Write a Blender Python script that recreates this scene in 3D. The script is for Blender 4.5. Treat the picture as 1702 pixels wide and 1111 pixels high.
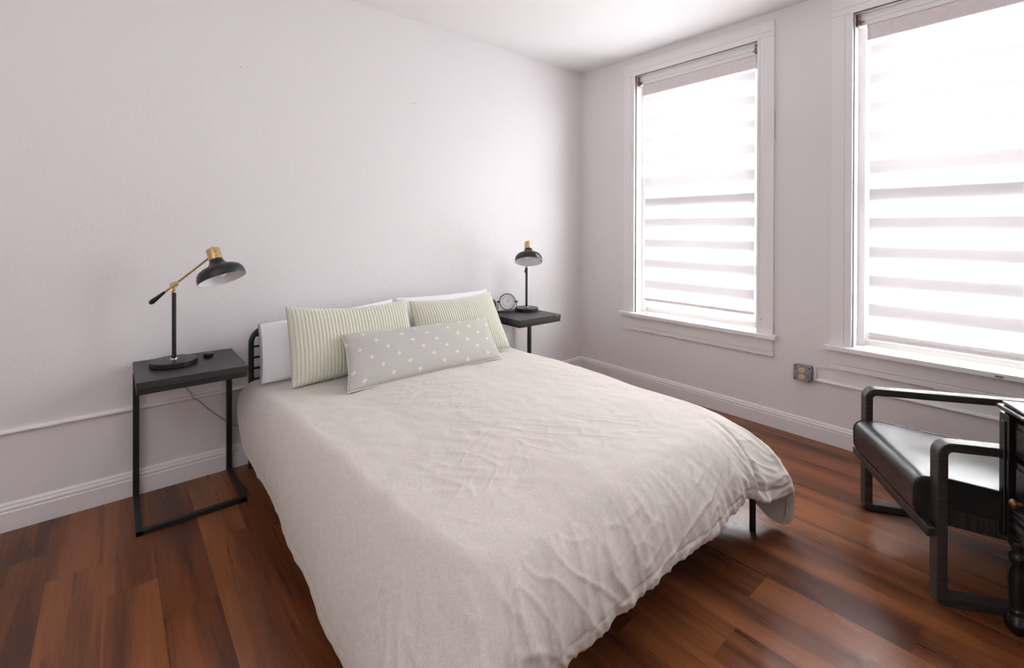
import bpy, bmesh, math, random
from mathutils import Vector, Matrix, noise
random.seed(7)
for o in list(bpy.data.objects): bpy.data.objects.remove(o, do_unlink=True)
S = bpy.context.scene
COL = S.collection
PI = math.pi

# ------------------------------------------------------------------ camera
YAW, PITCH, ROLL = math.radians(49.844), math.radians(-0.21), math.radians(0.174)
CAM = Vector((-3.2537, -2.8765, 1.27))
cd = bpy.data.cameras.new('camera'); cam = bpy.data.objects.new('camera', cd); COL.objects.link(cam)
fw = Vector((math.cos(YAW)*math.cos(PITCH), math.sin(YAW)*math.cos(PITCH), math.sin(PITCH)))
rt = Vector((math.sin(YAW), -math.cos(YAW), 0)); up = rt.cross(fw)
r2 = rt*math.cos(ROLL) + up*math.sin(ROLL); u2 = up*math.cos(ROLL) - rt*math.sin(ROLL)
M = Matrix((r2, u2, -fw)).transposed().to_4x4(); M.translation = CAM
cam.matrix_world = M
cd.sensor_fit = 'HORIZONTAL'; cd.sensor_width = 36; cd.lens = 787.6/1702*36
cd.shift_y = (383.3-555.5)/1702
cd.clip_start = 0.05
S.camera = cam

# ------------------------------------------------------------------ world, light, exposure
S.view_settings.view_transform = 'Standard'; S.view_settings.look = 'None'
S.view_settings.gamma = 1; S.view_settings.use_curve_mapping = False
S.view_settings.exposure = 0.0
try:
    S.cycles.use_denoising = True
    S.cycles.max_bounces = 14; S.cycles.diffuse_bounces = 9; S.cycles.transparent_max_bounces = 16
    S.cycles.sample_clamp_indirect = 6; S.cycles.caustics_reflective = False; S.cycles.caustics_refractive = False
except Exception: pass
W = bpy.data.worlds.new('overcast_sky'); S.world = W; W.use_nodes = True
nt = W.node_tree; nt.nodes.clear()
wo = nt.nodes.new('ShaderNodeOutputWorld'); bg = nt.nodes.new('ShaderNodeBackground')
bg.inputs[0].default_value = (0.95, 0.97, 1.0, 1); bg.inputs[1].default_value = 1.5
nt.links.new(bg.outputs[0], wo.inputs[0])

def area(name, loc, rot, sx, sy, power, col=(1, 1, 1), spread=180):
    l = bpy.data.lights.new(name, 'AREA'); l.shape = 'RECTANGLE'; l.size = sx; l.size_y = sy
    l.energy = power; l.color = col; l.spread = math.radians(spread)
    o = bpy.data.objects.new(name, l); COL.objects.link(o); o.location = loc; o.rotation_euler = rot
    return o
# daylight outside each window (emits along local -Z)
DAY = (0.985, 0.99, 1.0)
for yc in (-1.056, -2.535):
    area('outside_light', (0.75, yc, 1.22), (0, PI/2+0.0, 0), 2.9, 1.5, 580, DAY)
# added fill through a made-up window in the left wall, aimed at the ceiling
area('outside_light', (-5.75, -2.6, 0.05), (math.radians(135), 0, -PI/2), 2.2, 1.4, 190, DAY, 120)

# ------------------------------------------------------------------ materials
def mat(name, col, rough=0.5, metal=0.0, spec=0.5):
    m = bpy.data.materials.new(name); m.use_nodes = True
    b = m.node_tree.nodes['Principled BSDF']
    b.inputs['Base Color'].default_value = (*col, 1); b.inputs['Roughness'].default_value = rough
    b.inputs['Metallic'].default_value = metal; b.inputs['Specular IOR Level'].default_value = spec
    return m
def N(m, t, **kw):
    n = m.node_tree.nodes.new(t)
    for k, v in kw.items(): setattr(n, k, v)
    return n
def L(m, a, b): m.node_tree.links.new(a, b)
def B(m): return m.node_tree.nodes['Principled BSDF']
def srgb(r, g, b):
    f = lambda c: ((c/255+0.055)/1.055)**2.4 if c/255 > 0.04045 else c/255/12.92
    return (f(r), f(g), f(b))
def math_n(m, op, a, b=None, clamp=False):
    n = N(m, 'ShaderNodeMath', operation=op); n.use_clamp = clamp
    for i, v in enumerate((a, b)):
        if v is None: continue
        if isinstance(v, (int, float)): n.inputs[i].default_value = v
        else: L(m, v, n.inputs[i])
    return n.outputs[0]
def bump(m, height, strength=0.3, dist=0.01, prev=None):
    b = N(m, 'ShaderNodeBump'); b.inputs['Strength'].default_value = strength; b.inputs['Distance'].default_value = dist
    L(m, height, b.inputs['Height'])
    if prev is not None: L(m, prev, b.inputs['Normal'])
    L(m, b.outputs[0], B(m).inputs['Normal']); return b.outputs[0]
def noise_n(m, scale, detail=3, rough=0.5, vec=None, dist=0.0, mapscale=None, coord='Object'):
    n = N(m, 'ShaderNodeTexNoise'); n.inputs['Scale'].default_value = scale; n.inputs['Detail'].default_value = detail
    n.inputs['Roughness'].default_value = rough; n.inputs['Distortion'].default_value = dist
    if vec is None:
        tc = N(m, 'ShaderNodeTexCoord'); vec = tc.outputs[coord]
    if mapscale:
        mp = N(m, 'ShaderNodeMapping'); mp.inputs['Scale'].default_value = mapscale; L(m, vec, mp.inputs['Vector']); vec = mp.outputs[0]
    L(m, vec, n.inputs['Vector']); return n.outputs['Fac']
def ramp(m, fac, stops, interp='LINEAR'):
    r = N(m, 'ShaderNodeValToRGB'); r.color_ramp.interpolation = interp
    e = r.color_ramp.elements
    while len(e) < len(stops): e.new(0.5)
    for i, (p, c) in enumerate(stops): e[i].position = p; e[i].color = (*c, 1)
    L(m, fac, r.inputs[0]); return r.outputs[0]
def mixc(m, fac, a, b, mode='MIX'):
    n = N(m, 'ShaderNodeMix', data_type='RGBA', blend_type=mode)
    for sock, v in ((n.inputs['Factor'], fac), (n.inputs['A'], a), (n.inputs['B'], b)):
        if isinstance(v, (int, float)): sock.default_value = v
        elif isinstance(v, tuple): sock.default_value = (*v, 1)
        else: L(m, v, sock)
    return n.outputs['Result']

def wall_mat(name, col, s=0.35):
    m = mat(name, col, 0.75, spec=0.25)
    a = noise_n(m, 75, 4, 0.6); b = noise_n(m, 16, 3, 0.5)
    h = math_n(m, 'ADD', a, math_n(m, 'MULTIPLY', b, 1.4))
    bump(m, h, s, 0.006)
    return m
WALLC = (0.80, 0.782, 0.790)
M_wall = wall_mat('painted_plaster', WALLC, 0.20)
M_ceil = wall_mat('painted_ceiling', (0.83, 0.815, 0.82), 0.12)
M_trim = mat('white_gloss_paint', (0.84, 0.825, 0.83), 0.34)
bump(M_trim, noise_n(M_trim, 40, 3), 0.08, 0.003)
M_vinyl = mat('white_vinyl', (0.86, 0.85, 0.83), 0.35)
M_black = mat('black_powder_coat', (0.012, 0.012, 0.013), 0.42)
bump(M_black, noise_n(M_black, 600, 2), 0.06, 0.001)
M_satin = mat('satin_black', (0.010, 0.011, 0.013), 0.33)
M_brass = mat('aged_brass', (0.62, 0.45, 0.20), 0.28, 1.0)
L(M_brass, ramp(M_brass, noise_n(M_brass, 60, 3), [(0.3, (0.50, 0.35, 0.14)), (0.7, (0.70, 0.53, 0.27))]), B(M_brass).inputs['Base Color'])
M_whiteen = mat('white_enamel', (0.86, 0.86, 0.88), 0.35)
M_chrome = mat('chrome', (0.7, 0.7, 0.7), 0.2, 1.0)
M_rust = mat('rusty_painted_steel', (0.2, 0.1, 0.06), 0.7)
L(M_rust, ramp(M_rust, noise_n(M_rust, 110, 4), [(0.38, srgb(70, 40, 30)), (0.5, srgb(120, 75, 60)), (0.62, srgb(190, 175, 170))]), B(M_rust).inputs['Base Color'])
bump(M_rust, noise_n(M_rust, 150, 3), 0.5, 0.003)
# dark table top: charcoal laminate with a faint grain
M_top = mat('charcoal_laminate', (0.03, 0.028, 0.029), 0.4)
L(M_top, ramp(M_top, noise_n(M_top, 6, 5, 0.6, mapscale=(2, 45, 45)), [(0.3, (0.020, 0.018, 0.019)), (0.7, (0.042, 0.038, 0.040))]), B(M_top).inputs['Base Color'])
bump(M_top, noise_n(M_top, 6, 5, 0.6, mapscale=(2, 60, 60)), 0.12, 0.002)
# grey plated steel
M_galv = mat('galvanised_steel', (0.30, 0.31, 0.30), 0.45, 0.8)
L(M_galv, ramp(M_galv, noise_n(M_galv, 40, 3), [(0.3, (0.22, 0.23, 0.22)), (0.7, (0.40, 0.41, 0.40))]), B(M_galv).inputs['Base Color'])
M_ivory = mat('ivory_plastic', srgb(214, 200, 160), 0.4)
M_crack = mat('dirty_paint_crack', (0.22, 0.18, 0.17), 0.8)
M_dark = mat('dark_slot', (0.02, 0.015, 0.012), 0.6)
M_bulb = mat('frosted_bulb_glass', (0.85, 0.85, 0.87), 0.15)

# wood floor boards
M_floor = mat('tigerwood_laminate', (0.2, 0.08, 0.03), 0.3, spec=0.42)
def _floor(m):
    uv = N(m, 'ShaderNodeUVMap', uv_map='board').outputs[0]
    sep = N(m, 'ShaderNodeSeparateXYZ'); L(m, uv, sep.inputs[0])
    at = N(m, 'ShaderNodeAttribute', attribute_name='tone', attribute_type='GEOMETRY'); tone = at.outputs['Fac']
    comb = N(m, 'ShaderNodeCombineXYZ'); L(m, sep.outputs[0], comb.inputs[0]); L(m, sep.outputs[1], comb.inputs[1]); L(m, math_n(m, 'MULTIPLY', tone, 37.0), comb.inputs[2])
    v = comb.outputs[0]
    big = noise_n(m, 1.0, 3, 0.45, vec=v, dist=0.30, mapscale=(8.0, 0.65, 1))
    mid = noise_n(m, 1.0, 4, 0.6, vec=v, dist=0.15, mapscale=(28, 1.6, 1))
    fine = noise_n(m, 1.0, 3, 0.55, vec=v, mapscale=(120, 4, 1))
    f = math_n(m, 'ADD', math_n(m, 'MULTIPLY', big, 0.80), math_n(m, 'MULTIPLY', mid, 0.13))
    f = math_n(m, 'ADD', f, math_n(m, 'MULTIPLY', fine, 0.07))
    f = math_n(m, 'ADD', f, math_n(m, 'MULTIPLY', math_n(m, 'SUBTRACT', tone, 0.5), 0.10))
    c = ramp(m, f, [(0.30, srgb(68, 38, 24)), (0.40, srgb(88, 49, 29)), (0.44, srgb(107, 61, 35)), (0.50, srgb(119, 69, 40)), (0.535, srgb(134, 80, 46)), (0.70, srgb(148, 92, 56))])
    fr = ramp(m, fine, [(0.35, (0.72, 0.70, 0.70)), (0.6, (1.0, 1.0, 1.0))])
    c = mixc(m, 0.5, c, fr, 'MULTIPLY')
    # board edges
    e = N(m, 'ShaderNodeUVMap', uv_map='edge').outputs[0]
    se = N(m, 'ShaderNodeSeparateXYZ'); L(m, e, se.inputs[0])
    def edged(s, half, w):
        d = math_n(m, 'SUBTRACT', half, math_n(m, 'ABSOLUTE', s))
        return math_n(m, 'LESS_THAN', d, w)
    ex = math_n(m, 'LESS_THAN', math_n(m, 'SUBTRACT', 0.0775, math_n(m, 'ABSOLUTE', se.outputs[0])), 0.0009)
    ey = math_n(m, 'LESS_THAN', se.outputs[1], 0.0012)
    g = math_n(m, 'MAXIMUM', ex, ey)
    c = mixc(m, math_n(m, 'MULTIPLY', g, 0.55), c, (0.05, 0.024, 0.015))
    L(m, c, B(m).inputs['Base Color'])
    rr = ramp(m, mid, [(0.3, (0.26,)*3), (0.7, (0.36,)*3)]); L(m, rr, B(m).inputs['Roughness'])
    hgt = math_n(m, 'SUBTRACT', math_n(m, 'MULTIPLY', fine, 0.25), g)
    bump(m, hgt, 0.12, 0.0015)
_floor(M_floor)

def fabric(name, c1, c2, scale=420, bstr=0.35, rough=0.9, soft=None, coord='UV'):
    m = mat(name, c1, rough, spec=0.15)
    B(m).inputs['Sheen Weight'].default_value = 0.25; B(m).inputs['Sheen Roughness'].default_value = 0.5
    a = noise_n(m, 1, 2, 0.6, mapscale=(scale, scale*0.12, scale*0.12), coord=coord)
    b = noise_n(m, 1, 2, 0.6, mapscale=(scale*0.12, scale, scale), coord=coord)
    w = math_n(m, 'ADD', math_n(m, 'MULTIPLY', a, 0.5), math_n(m, 'MULTIPLY', b, 0.5))
    L(m, ramp(m, w, [(0.36, c2), (0.62, c1)]), B(m).inputs['Base Color'])
    n = bump(m, w, bstr, 0.0012)
    if soft: bump(m, noise_n(m, soft, 3, 0.5, coord='Object'), 0.35, 0.012, n)
    return m
M_duvet = fabric('oatmeal_linen', srgb(209, 203, 196), srgb(189, 182, 174), 420, 0.25)
M_white = fabric('white_cotton', srgb(242, 240, 245), srgb(234, 232, 238), 900, 0.15)
M_lining = M_duvet
M_mattress = fabric('mattress_ticking', srgb(225, 222, 220), srgb(205, 200, 198), 300, 0.2)

def ribbed():
    m = fabric('sage_ribbed_knit', srgb(219, 219, 204), srgb(204, 204, 187), 700, 0.3)
    at = N(m, 'ShaderNodeAttribute', attribute_name='rib', attribute_type='GEOMETRY')
    src = B(m).inputs['Base Color'].links[0].from_socket
    c = mixc(m, at.outputs['Fac'], srgb(184, 184, 165), src)
    L(m, c, B(m).inputs['Base Color'])
    return m
M_rib = ribbed()

def motif():
    m = fabric('grey_gauze_with_flowers', srgb(196, 193, 187), srgb(177, 174, 167), 600, 0.4)
    uv = N(m, 'ShaderNodeTexCoord').outputs['UV']
    s = N(m, 'ShaderNodeSeparateXYZ'); L(m, uv, s.inputs[0])
    # uv in metres; staggered grid of four-petal stitches
    px, py = 0.150, 0.056
    rx = math_n(m, 'DIVIDE', s.outputs[0], px); ry = math_n(m, 'DIVIDE', s.outputs[1], py)
    row = math_n(m, 'FLOOR', ry)
    rx2 = math_n(m, 'ADD', rx, math_n(m, 'MULTIPLY', row, 0.37))
    wob = math_n(m, 'MULTIPLY', math_n(m, 'SINE', math_n(m, 'MULTIPLY', math_n(m, 'FLOOR', rx2), 2.7)), 0.18)
    lx = math_n(m, 'MULTIPLY', math_n(m, 'SUBTRACT', math_n(m, 'FRACT', rx2), 0.5), px)
    ly = math_n(m, 'MULTIPLY', math_n(m, 'SUBTRACT', math_n(m, 'SUBTRACT', math_n(m, 'FRACT', ry), 0.5), wob), py)
    r = math_n(m, 'SQRT', math_n(m, 'ADD', math_n(m, 'MULTIPLY', lx, lx), math_n(m, 'MULTIPLY', ly, ly)))
    th = math_n(m, 'ARCTAN2', ly, lx)
    cs = math_n(m, 'ABSOLUTE', math_n(m, 'COSINE', math_n(m, 'MULTIPLY', th, 2.0)))
    rad = math_n(m, 'MULTIPLY', math_n(m, 'POWER', cs, 1.5), 0.0120)
    inside = math_n(m, 'LESS_THAN', r, rad)
    hole = math_n(m, 'GREATER_THAN', r, 0.0022)
    f = math_n(m, 'MULTIPLY', math_n(m, 'MULTIPLY', inside, hole), 0.85)
    # gauze checks
    src = B(m).inputs['Base Color'].links[0].from_socket
    gx = math_n(m, 'GREATER_THAN', math_n(m, 'FRACT', math_n(m, 'DIVIDE', s.outputs[0], 0.0055)), 0.78)
    gy = math_n(m, 'GREATER_THAN', math_n(m, 'FRACT', math_n(m, 'DIVIDE', s.outputs[1], 0.0055)), 0.78)
    g = math_n(m, 'MULTIPLY', math_n(m, 'MAXIMUM', gx, gy), 0.35)
    c = mixc(m, g, src, srgb(168, 165, 158))
    c = mixc(m, f, c, srgb(240, 239, 230))
    L(m, c, B(m).inputs['Base Color'])
    return m
M_motif = motif()
M_piping = fabric('pale_piping_cloth', srgb(222, 220, 205), srgb(205, 203, 188), 700, 0.2)

M_leather = mat('black_leather', (0.020, 0.019, 0.021), 0.32)
B(M_leather).inputs['IOR'].default_value = 1.6
bump(M_leather, noise_n(M_leather, 230, 3, 0.6), 0.22, 0.0015)
L(M_leather, ramp(M_leather, noise_n(M_leather, 5, 4), [(0.3, (0.28,)*3), (0.7, (0.40,)*3)]), B(M_leather).inputs['Roughness'])
M_ash = mat('weathered_black_wood', (0.03, 0.025, 0.022), 0.55)
L(M_ash, ramp(M_ash, noise_n(M_ash, 5, 6, 0.65, mapscale=(30, 30, 1.5), dist=0.3), [(0.32, (0.012, 0.010, 0.009)), (0.55, (0.035, 0.026, 0.022)), (0.72, (0.085, 0.066, 0.056))]), B(M_ash).inputs['Base Color'])
bump(M_ash, noise_n(M_ash, 5, 6, 0.65, mapscale=(40, 40, 2)), 0.35, 0.003)
M_ash2 = mat('weathered_black_wood_along', (0.03, 0.025, 0.022), 0.42)
L(M_ash2, ramp(M_ash2, noise_n(M_ash2, 5, 6, 0.65, mapscale=(30, 1.5, 30), dist=0.3), [(0.32, (0.014, 0.011, 0.010)), (0.55, (0.040, 0.032, 0.028)), (0.72, (0.10, 0.082, 0.072))]), B(M_ash2).inputs['Base Color'])
bump(M_ash2, noise_n(M_ash2, 5, 6, 0.65, mapscale=(40, 2, 40)), 0.35, 0.003)
M_desk = mat('black_lacquered_wood', (0.010, 0.009, 0.009), 0.22)
bump(M_desk, noise_n(M_desk, 18, 3), 0.05, 0.003)
M_desktop = mat('black_lacquered_top', (0.014, 0.014, 0.016), 0.16)
B(M_desktop).inputs['IOR'].default_value = 1.7; B(M_desktop).inputs['Coat Weight'].default_value = 1.0; B(M_desktop).inputs['Coat Roughness'].default_value = 0.08
M_worn = mat('worn_edge_paint', (0.30, 0.27, 0.24), 0.4)
M_knob = mat('old_brass_knob', (0.30, 0.16, 0.06), 0.35, 0.9)

# blinds: solid woven bands and sheer net bands
def band_mat(name, trans, diff, transp):
    m = bpy.data.materials.new(name); m.use_nodes = True; t = m.node_tree; t.nodes.clear()
    out = t.nodes.new('ShaderNodeOutputMaterial'); tl = t.nodes.new('ShaderNodeBsdfTranslucent'); df = t.nodes.new('ShaderNodeBsdfDiffuse')
    tp = t.nodes.new('ShaderNodeBsdfTransparent'); a = t.nodes.new('ShaderNodeMixShader'); b = t.nodes.new('ShaderNodeMixShader')
    tc = t.nodes.new('ShaderNodeTexCoord'); mp = t.nodes.new('ShaderNodeMapping'); mp.inputs['Scale'].default_value = (40, 4, 900)
    nz = t.nodes.new('ShaderNodeTexNoise'); nz.inputs['Scale'].default_value = 1; t.links.new(tc.outputs['Object'], mp.inputs[0]); t.links.new(mp.outputs[0], nz.inputs['Vector'])
    cr = t.nodes.new('ShaderNodeValToRGB'); cr.color_ramp.elements[0].position = .35; cr.color_ramp.elements[1].position = .65
    cr.color_ramp.elements[0].color = (*[c*0.93 for c in trans], 1); cr.color_ramp.elements[1].color = (*trans, 1)
    t.links.new(nz.outputs['Fac'], cr.inputs[0]); t.links.new(cr.outputs[0], tl.inputs[0])
    df.inputs[0].default_value = (*diff, 1); tp.inputs[0].default_value = (1, 1, 1, 1)
    a.inputs[0].default_value = 0.5; t.links.new(tl.outputs[0], a.inputs[1]); t.links.new(df.outputs[0], a.inputs[2])
    b.inputs[0].default_value = transp; t.links.new(a.outputs[0], b.inputs[1]); t.links.new(tp.outputs[0], b.inputs[2])
    t.links.new(b.outputs[0], out.inputs[0]); return m
M_solid = band_mat('blind_solid_band', (0.365, 0.352, 0.360), (0.6, 0.58, 0.59), 0.0)
M_sheer = band_mat('blind_sheer_band', (0.5, 0.5, 0.5), (0.6, 0.6, 0.6), 0.80)
M_cassette = fabric('blind_cassette_fabric', srgb(232, 225, 226), srgb(220, 212, 213), 400, 0.2, coord='Object')
M_screen = band_mat('insect_screen_mesh', (0.05, 0.05, 0.05), (0.1, 0.1, 0.1), 0.85)
def glass():
    m = bpy.data.materials.new('window_glass'); m.use_nodes = True; t = m.node_tree; t.nodes.clear()
    out = t.nodes.new('ShaderNodeOutputMaterial'); tp = t.nodes.new('ShaderNodeBsdfTransparent'); gl = t.nodes.new('ShaderNodeBsdfGlossy')
    mx = t.nodes.new('ShaderNodeMixShader'); mx.inputs[0].default_value = 0.06; gl.inputs['Roughness'].default_value = 0.02
    t.links.new(tp.outputs[0], mx.inputs[1]); t.links.new(gl.outputs[0], mx.inputs[2]); t.links.new(mx.outputs[0], out.inputs[0]); return m
M_glass = glass()

# ------------------------------------------------------------------ helpers
def smooth(me, angle=40):
    me.polygons.foreach_set('use_smooth', [True]*len(me.polygons))
    try: me.set_sharp_from_angle(angle=math.radians(angle))
    except Exception: pass
def link(name, bm, m, parent=None, sm=True, angle=40, bevel=0.0, seg=2):
    me = bpy.data.meshes.new(name); bmesh.ops.recalc_face_normals(bm, faces=bm.faces); bm.to_mesh(me); bm.free()
    for x in (m if isinstance(m, (list, tuple)) else [m]): me.materials.append(x)
    o = bpy.data.objects.new(name, me); COL.objects.link(o)
    if sm: smooth(me, angle)
    if bevel > 0:
        md = o.modifiers.new('edge_round', 'BEVEL'); md.width = bevel; md.segments = seg; md.limit_method = 'ANGLE'; md.angle_limit = math.radians(40)
        md.harden_normals = False
    if parent is not None: o.parent = parent
    return o
def tag(o, label=None, cat=None, group=None, kind=None):
    if label: o['label'] = label
    if cat: o['category'] = cat
    if group: o['group'] = group
    if kind: o['kind'] = kind
    return o
def empty(name, loc=(0, 0, 0), rz=0, **kw):
    o = bpy.data.objects.new(name, None); COL.objects.link(o); o.location = loc; o.rotation_euler = (0, 0, rz)
    o.empty_display_size = 0.05
    return tag(o, **kw)
def box(bm, x0, x1, y0, y1, z0, z1, mi=0, mtx=None):
    vs = [bm.verts.new((x, y, z)) for x in (x0, x1) for y in (y0, y1) for z in (z0, z1)]
    if mtx is not None:
        for v in vs: v.co = mtx @ v.co
    F = [(0, 1, 3, 2), (4, 6, 7, 5), (0, 4, 5, 1), (2, 3, 7, 6), (0, 2, 6, 4), (1, 5, 7, 3)]
    for f in F:
        fc = bm.faces.new([vs[i] for i in f]); fc.material_index = mi
def tube(bm, pts, r, seg=12, closed=False, mi=0, radii=None, sq=None):
    pts = [Vector(p) for p in pts]; n = len(pts); rings = []
    prev = None
    for i, p in enumerate(pts):
        if closed: t = (pts[(i+1) % n]-pts[i-1])
        else: t = (pts[min(i+1, n-1)]-pts[max(i-1, 0)])
        t.normalize()
        if prev is None:
            a = Vector((0, 0, 1)) if abs(t.z) < 0.9 else Vector((0, 1, 0)); u = t.cross(a).normalized()
        else: u = (prev - t*prev.dot(t)).normalized()
        prev = u; v = t.cross(u); rr = radii[i] if radii else r
        rings.append([bm.verts.new(p+u*math.cos(2*PI*k/seg)*rr+v*math.sin(2*PI*k/seg)*rr) for k in range(seg)])
    m = n if closed else n-1
    for i in range(m):
        a, b = rings[i], rings[(i+1) % n]
        for k in range(seg):
            f = bm.faces.new((a[k], a[(k+1) % seg], b[(k+1) % seg], b[k])); f.material_index = mi
    if not closed:
        bm.faces.new(rings[0][::-1]).material_index = mi; bm.faces.new(rings[-1]).material_index = mi
def lathe(bm, prof, seg=40, mtx=None, mi=0, cap0=True, cap1=True):
    rings = []
    for r, z in prof:
        ring = [Vector((r*math.cos(2*PI*k/seg), r*math.sin(2*PI*k/seg), z)) for k in range(seg)]
        if mtx is not None: ring = [mtx @ v for v in ring]
        rings.append([bm.verts.new(v) for v in ring])
    for a, b in zip(rings, rings[1:]):
        for k in range(seg):
            f = bm.faces.new((a[k], a[(k+1) % seg], b[(k+1) % seg], b[k])); f.material_index = mi
    if cap0: bm.faces.new(rings[0][::-1]).material_index = mi
    if cap1: bm.faces.new(rings[-1]).material_index = mi
def prism(bm, prof, axis, a, b, mi=0, mtx=None):
    """closed 2-D profile swept straight; axis 'x': prof=(y,z); 'y': prof=(x,z); 'z': prof=(x,y)"""
    def P(u, v, w):
        p = Vector({'x': (w, u, v), 'y': (u, w, v), 'z': (u, v, w)}[axis]); return mtx @ p if mtx is not None else p
    A = [bm.verts.new(P(u, v, a)) for u, v in prof]; Bv = [bm.verts.new(P(u, v, b)) for u, v in prof]; n = len(prof)
    for i in range(n): bm.faces.new((A[i], A[(i+1) % n], Bv[(i+1) % n], Bv[i])).material_index = mi
    bm.faces.new(A[::-1]).material_index = mi; bm.faces.new(Bv).material_index = mi
def nb(): return bmesh.new()

# ------------------------------------------------------------------ room shell
RX0, RY0, H = -5.0, -5.0, 2.672
# floor boards run parallel to the window wall
PW, X_OFF, BL = 0.155, -3.437, 1.22
JOINT = {-2: -0.12, -1: -0.31, 0: -0.515, 1: -0.742, 2: -0.975, 3: -0.62, 9: -1.957, 10: -2.19, 11: -1.62, 12: -2.16, 13: -1.35, 14: -1.86}
bm = nb(); uvb = bm.loops.layers.uv.new('board'); uve = bm.loops.layers.uv.new('edge'); tn = bm.faces.layers.float.new('tone')
i0 = int(math.floor((RX0-0.3-X_OFF)/PW)); i1 = int(math.ceil((0.0-X_OFF)/PW))
for i in range(i0, i1+1):
    x0 = X_OFF+i*PW; x1 = x0+PW
    j = JOINT.get(i, -random.random()*BL)
    k = math.ceil((0.0-j)/BL)
    yt = j+k*BL
    while yt > RY0-0.2:
        yb = yt-BL; ya = min(yt, 0.0); yy = max(yb, RY0-0.2)
        cx0, cx1 = max(x0, RX0-0.2), min(x1, 0.0)
        if cx1 > cx0 and ya > yy:
            vs = [bm.verts.new(p) for p in ((cx0, yy, 0), (cx1, yy, 0), (cx1, ya, 0), (cx0, ya, 0))]
            f = bm.faces.new(vs); f[tn] = random.random(); ox, oy = random.random()*20, random.random()*20
            for l in f.loops:
                l[uvb].uv = (l.vert.co.x-x0+ox, l.vert.co.y-yb+oy); l[uve].uv = (l.vert.co.x-(x0+x1)/2, l.vert.co.y-yb)
        yt = yb
tag(link('floor', bm, M_floor, sm=False), kind='structure')
bm = nb(); box(bm, RX0, 0.0, RY0, 0.0, H, H+0.1); tag(link('ceiling', bm, M_ceil, sm=False), kind='structure')
bm = nb(); box(bm, RX0-0.15, 0.25, 0, 0.15, -0.02, H+0.1); tag(link('wall_back', bm, M_wall, sm=False), kind='structure')

WT = 0.20   # thickness of the window wall
OPEN = [(-1.535, -0.58), (-3.014, -2.059)]; OZ0, OZ1 = 0.595, 2.51
bm = nb()
ys = [RY0-0.15, OPEN[1][0], OPEN[1][1], OPEN[0][0], OPEN[0][1], 0.0]
for a, b in zip(ys, ys[1:]):
    if (a, b) in [(o[0], o[1]) for o in OPEN]:
        box(bm, 0, WT, a, b, -0.02, OZ0); box(bm, 0, WT, a, b, OZ1, H+0.1)
    else: box(bm, 0, WT, a, b, -0.02, H+0.1)
tag(link('wall_right', bm, M_wall, sm=False), kind='structure')
# left wall, out of view, with an opening cut for the added fill light
fy0, fy1, fz0, fz1 = -3.45, -1.75, 0.75, 2.45
bm = nb()
for a, b in ((RY0, fy0), (fy1, 0.0)): box(bm, RX0-0.2, RX0, a, b, -0.02, H+0.1)
box(bm, RX0-0.2, RX0, fy0, fy1, -0.02, fz0); box(bm, RX0-0.2, RX0, fy0, fy1, fz1, H+0.1)
tag(link('wall_left', bm, M_wall, sm=False), kind='structure')
bm = nb(); box(bm, RX0-0.2, 0.2, RY0-0.2, RY0, -0.02, H+0.1); tag(link('wall_front', bm, M_wall, sm=False), kind='structure')

BASE = [(0, 0), (-0.017, 0), (-0.017, 0.078), (-0.013, 0.083), (-0.0165, 0.088), (-0.0155, 0.096), (-0.009, 0.101), (-0.010, 0.107), (-0.004, 0.114), (0, 0.116)]
bm = nb(); prism(bm, [(u, v) for u, v in BASE], 'x', RX0, 0.0); tag(link('baseboard_back', bm, M_trim, angle=25), kind='structure')
bm = nb(); prism(bm, [(u, v) for u, v in BASE], 'y', RY0, 0.0); tag(link('baseboard_right', bm, M_trim, angle=25), kind='structure')
# surface conduit painted the same white
def half_round(w, h, n=8): return [(-w*math.sin(PI*k/n), -h/2*math.cos(PI*k/n)) for k in range(n+1)]
bm = nb(); prism(bm, [(u, v+0.411) for u, v in half_round(0.018, 0.022)], 'x', RX0, -1.6); tag(link('trim_1', bm, M_trim), kind='structure')
bm = nb(); prism(bm, [(u, v+0.362) for u, v in half_round(0.018, 0.022)], 'y', RY0, -1.868)
tube(bm, [(-0.009, -1.872, 0.358), (-0.009, -1.872, 0.44)], 0.0105, 12)
tag(link('trim_2', bm, M_trim), kind='structure')

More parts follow.
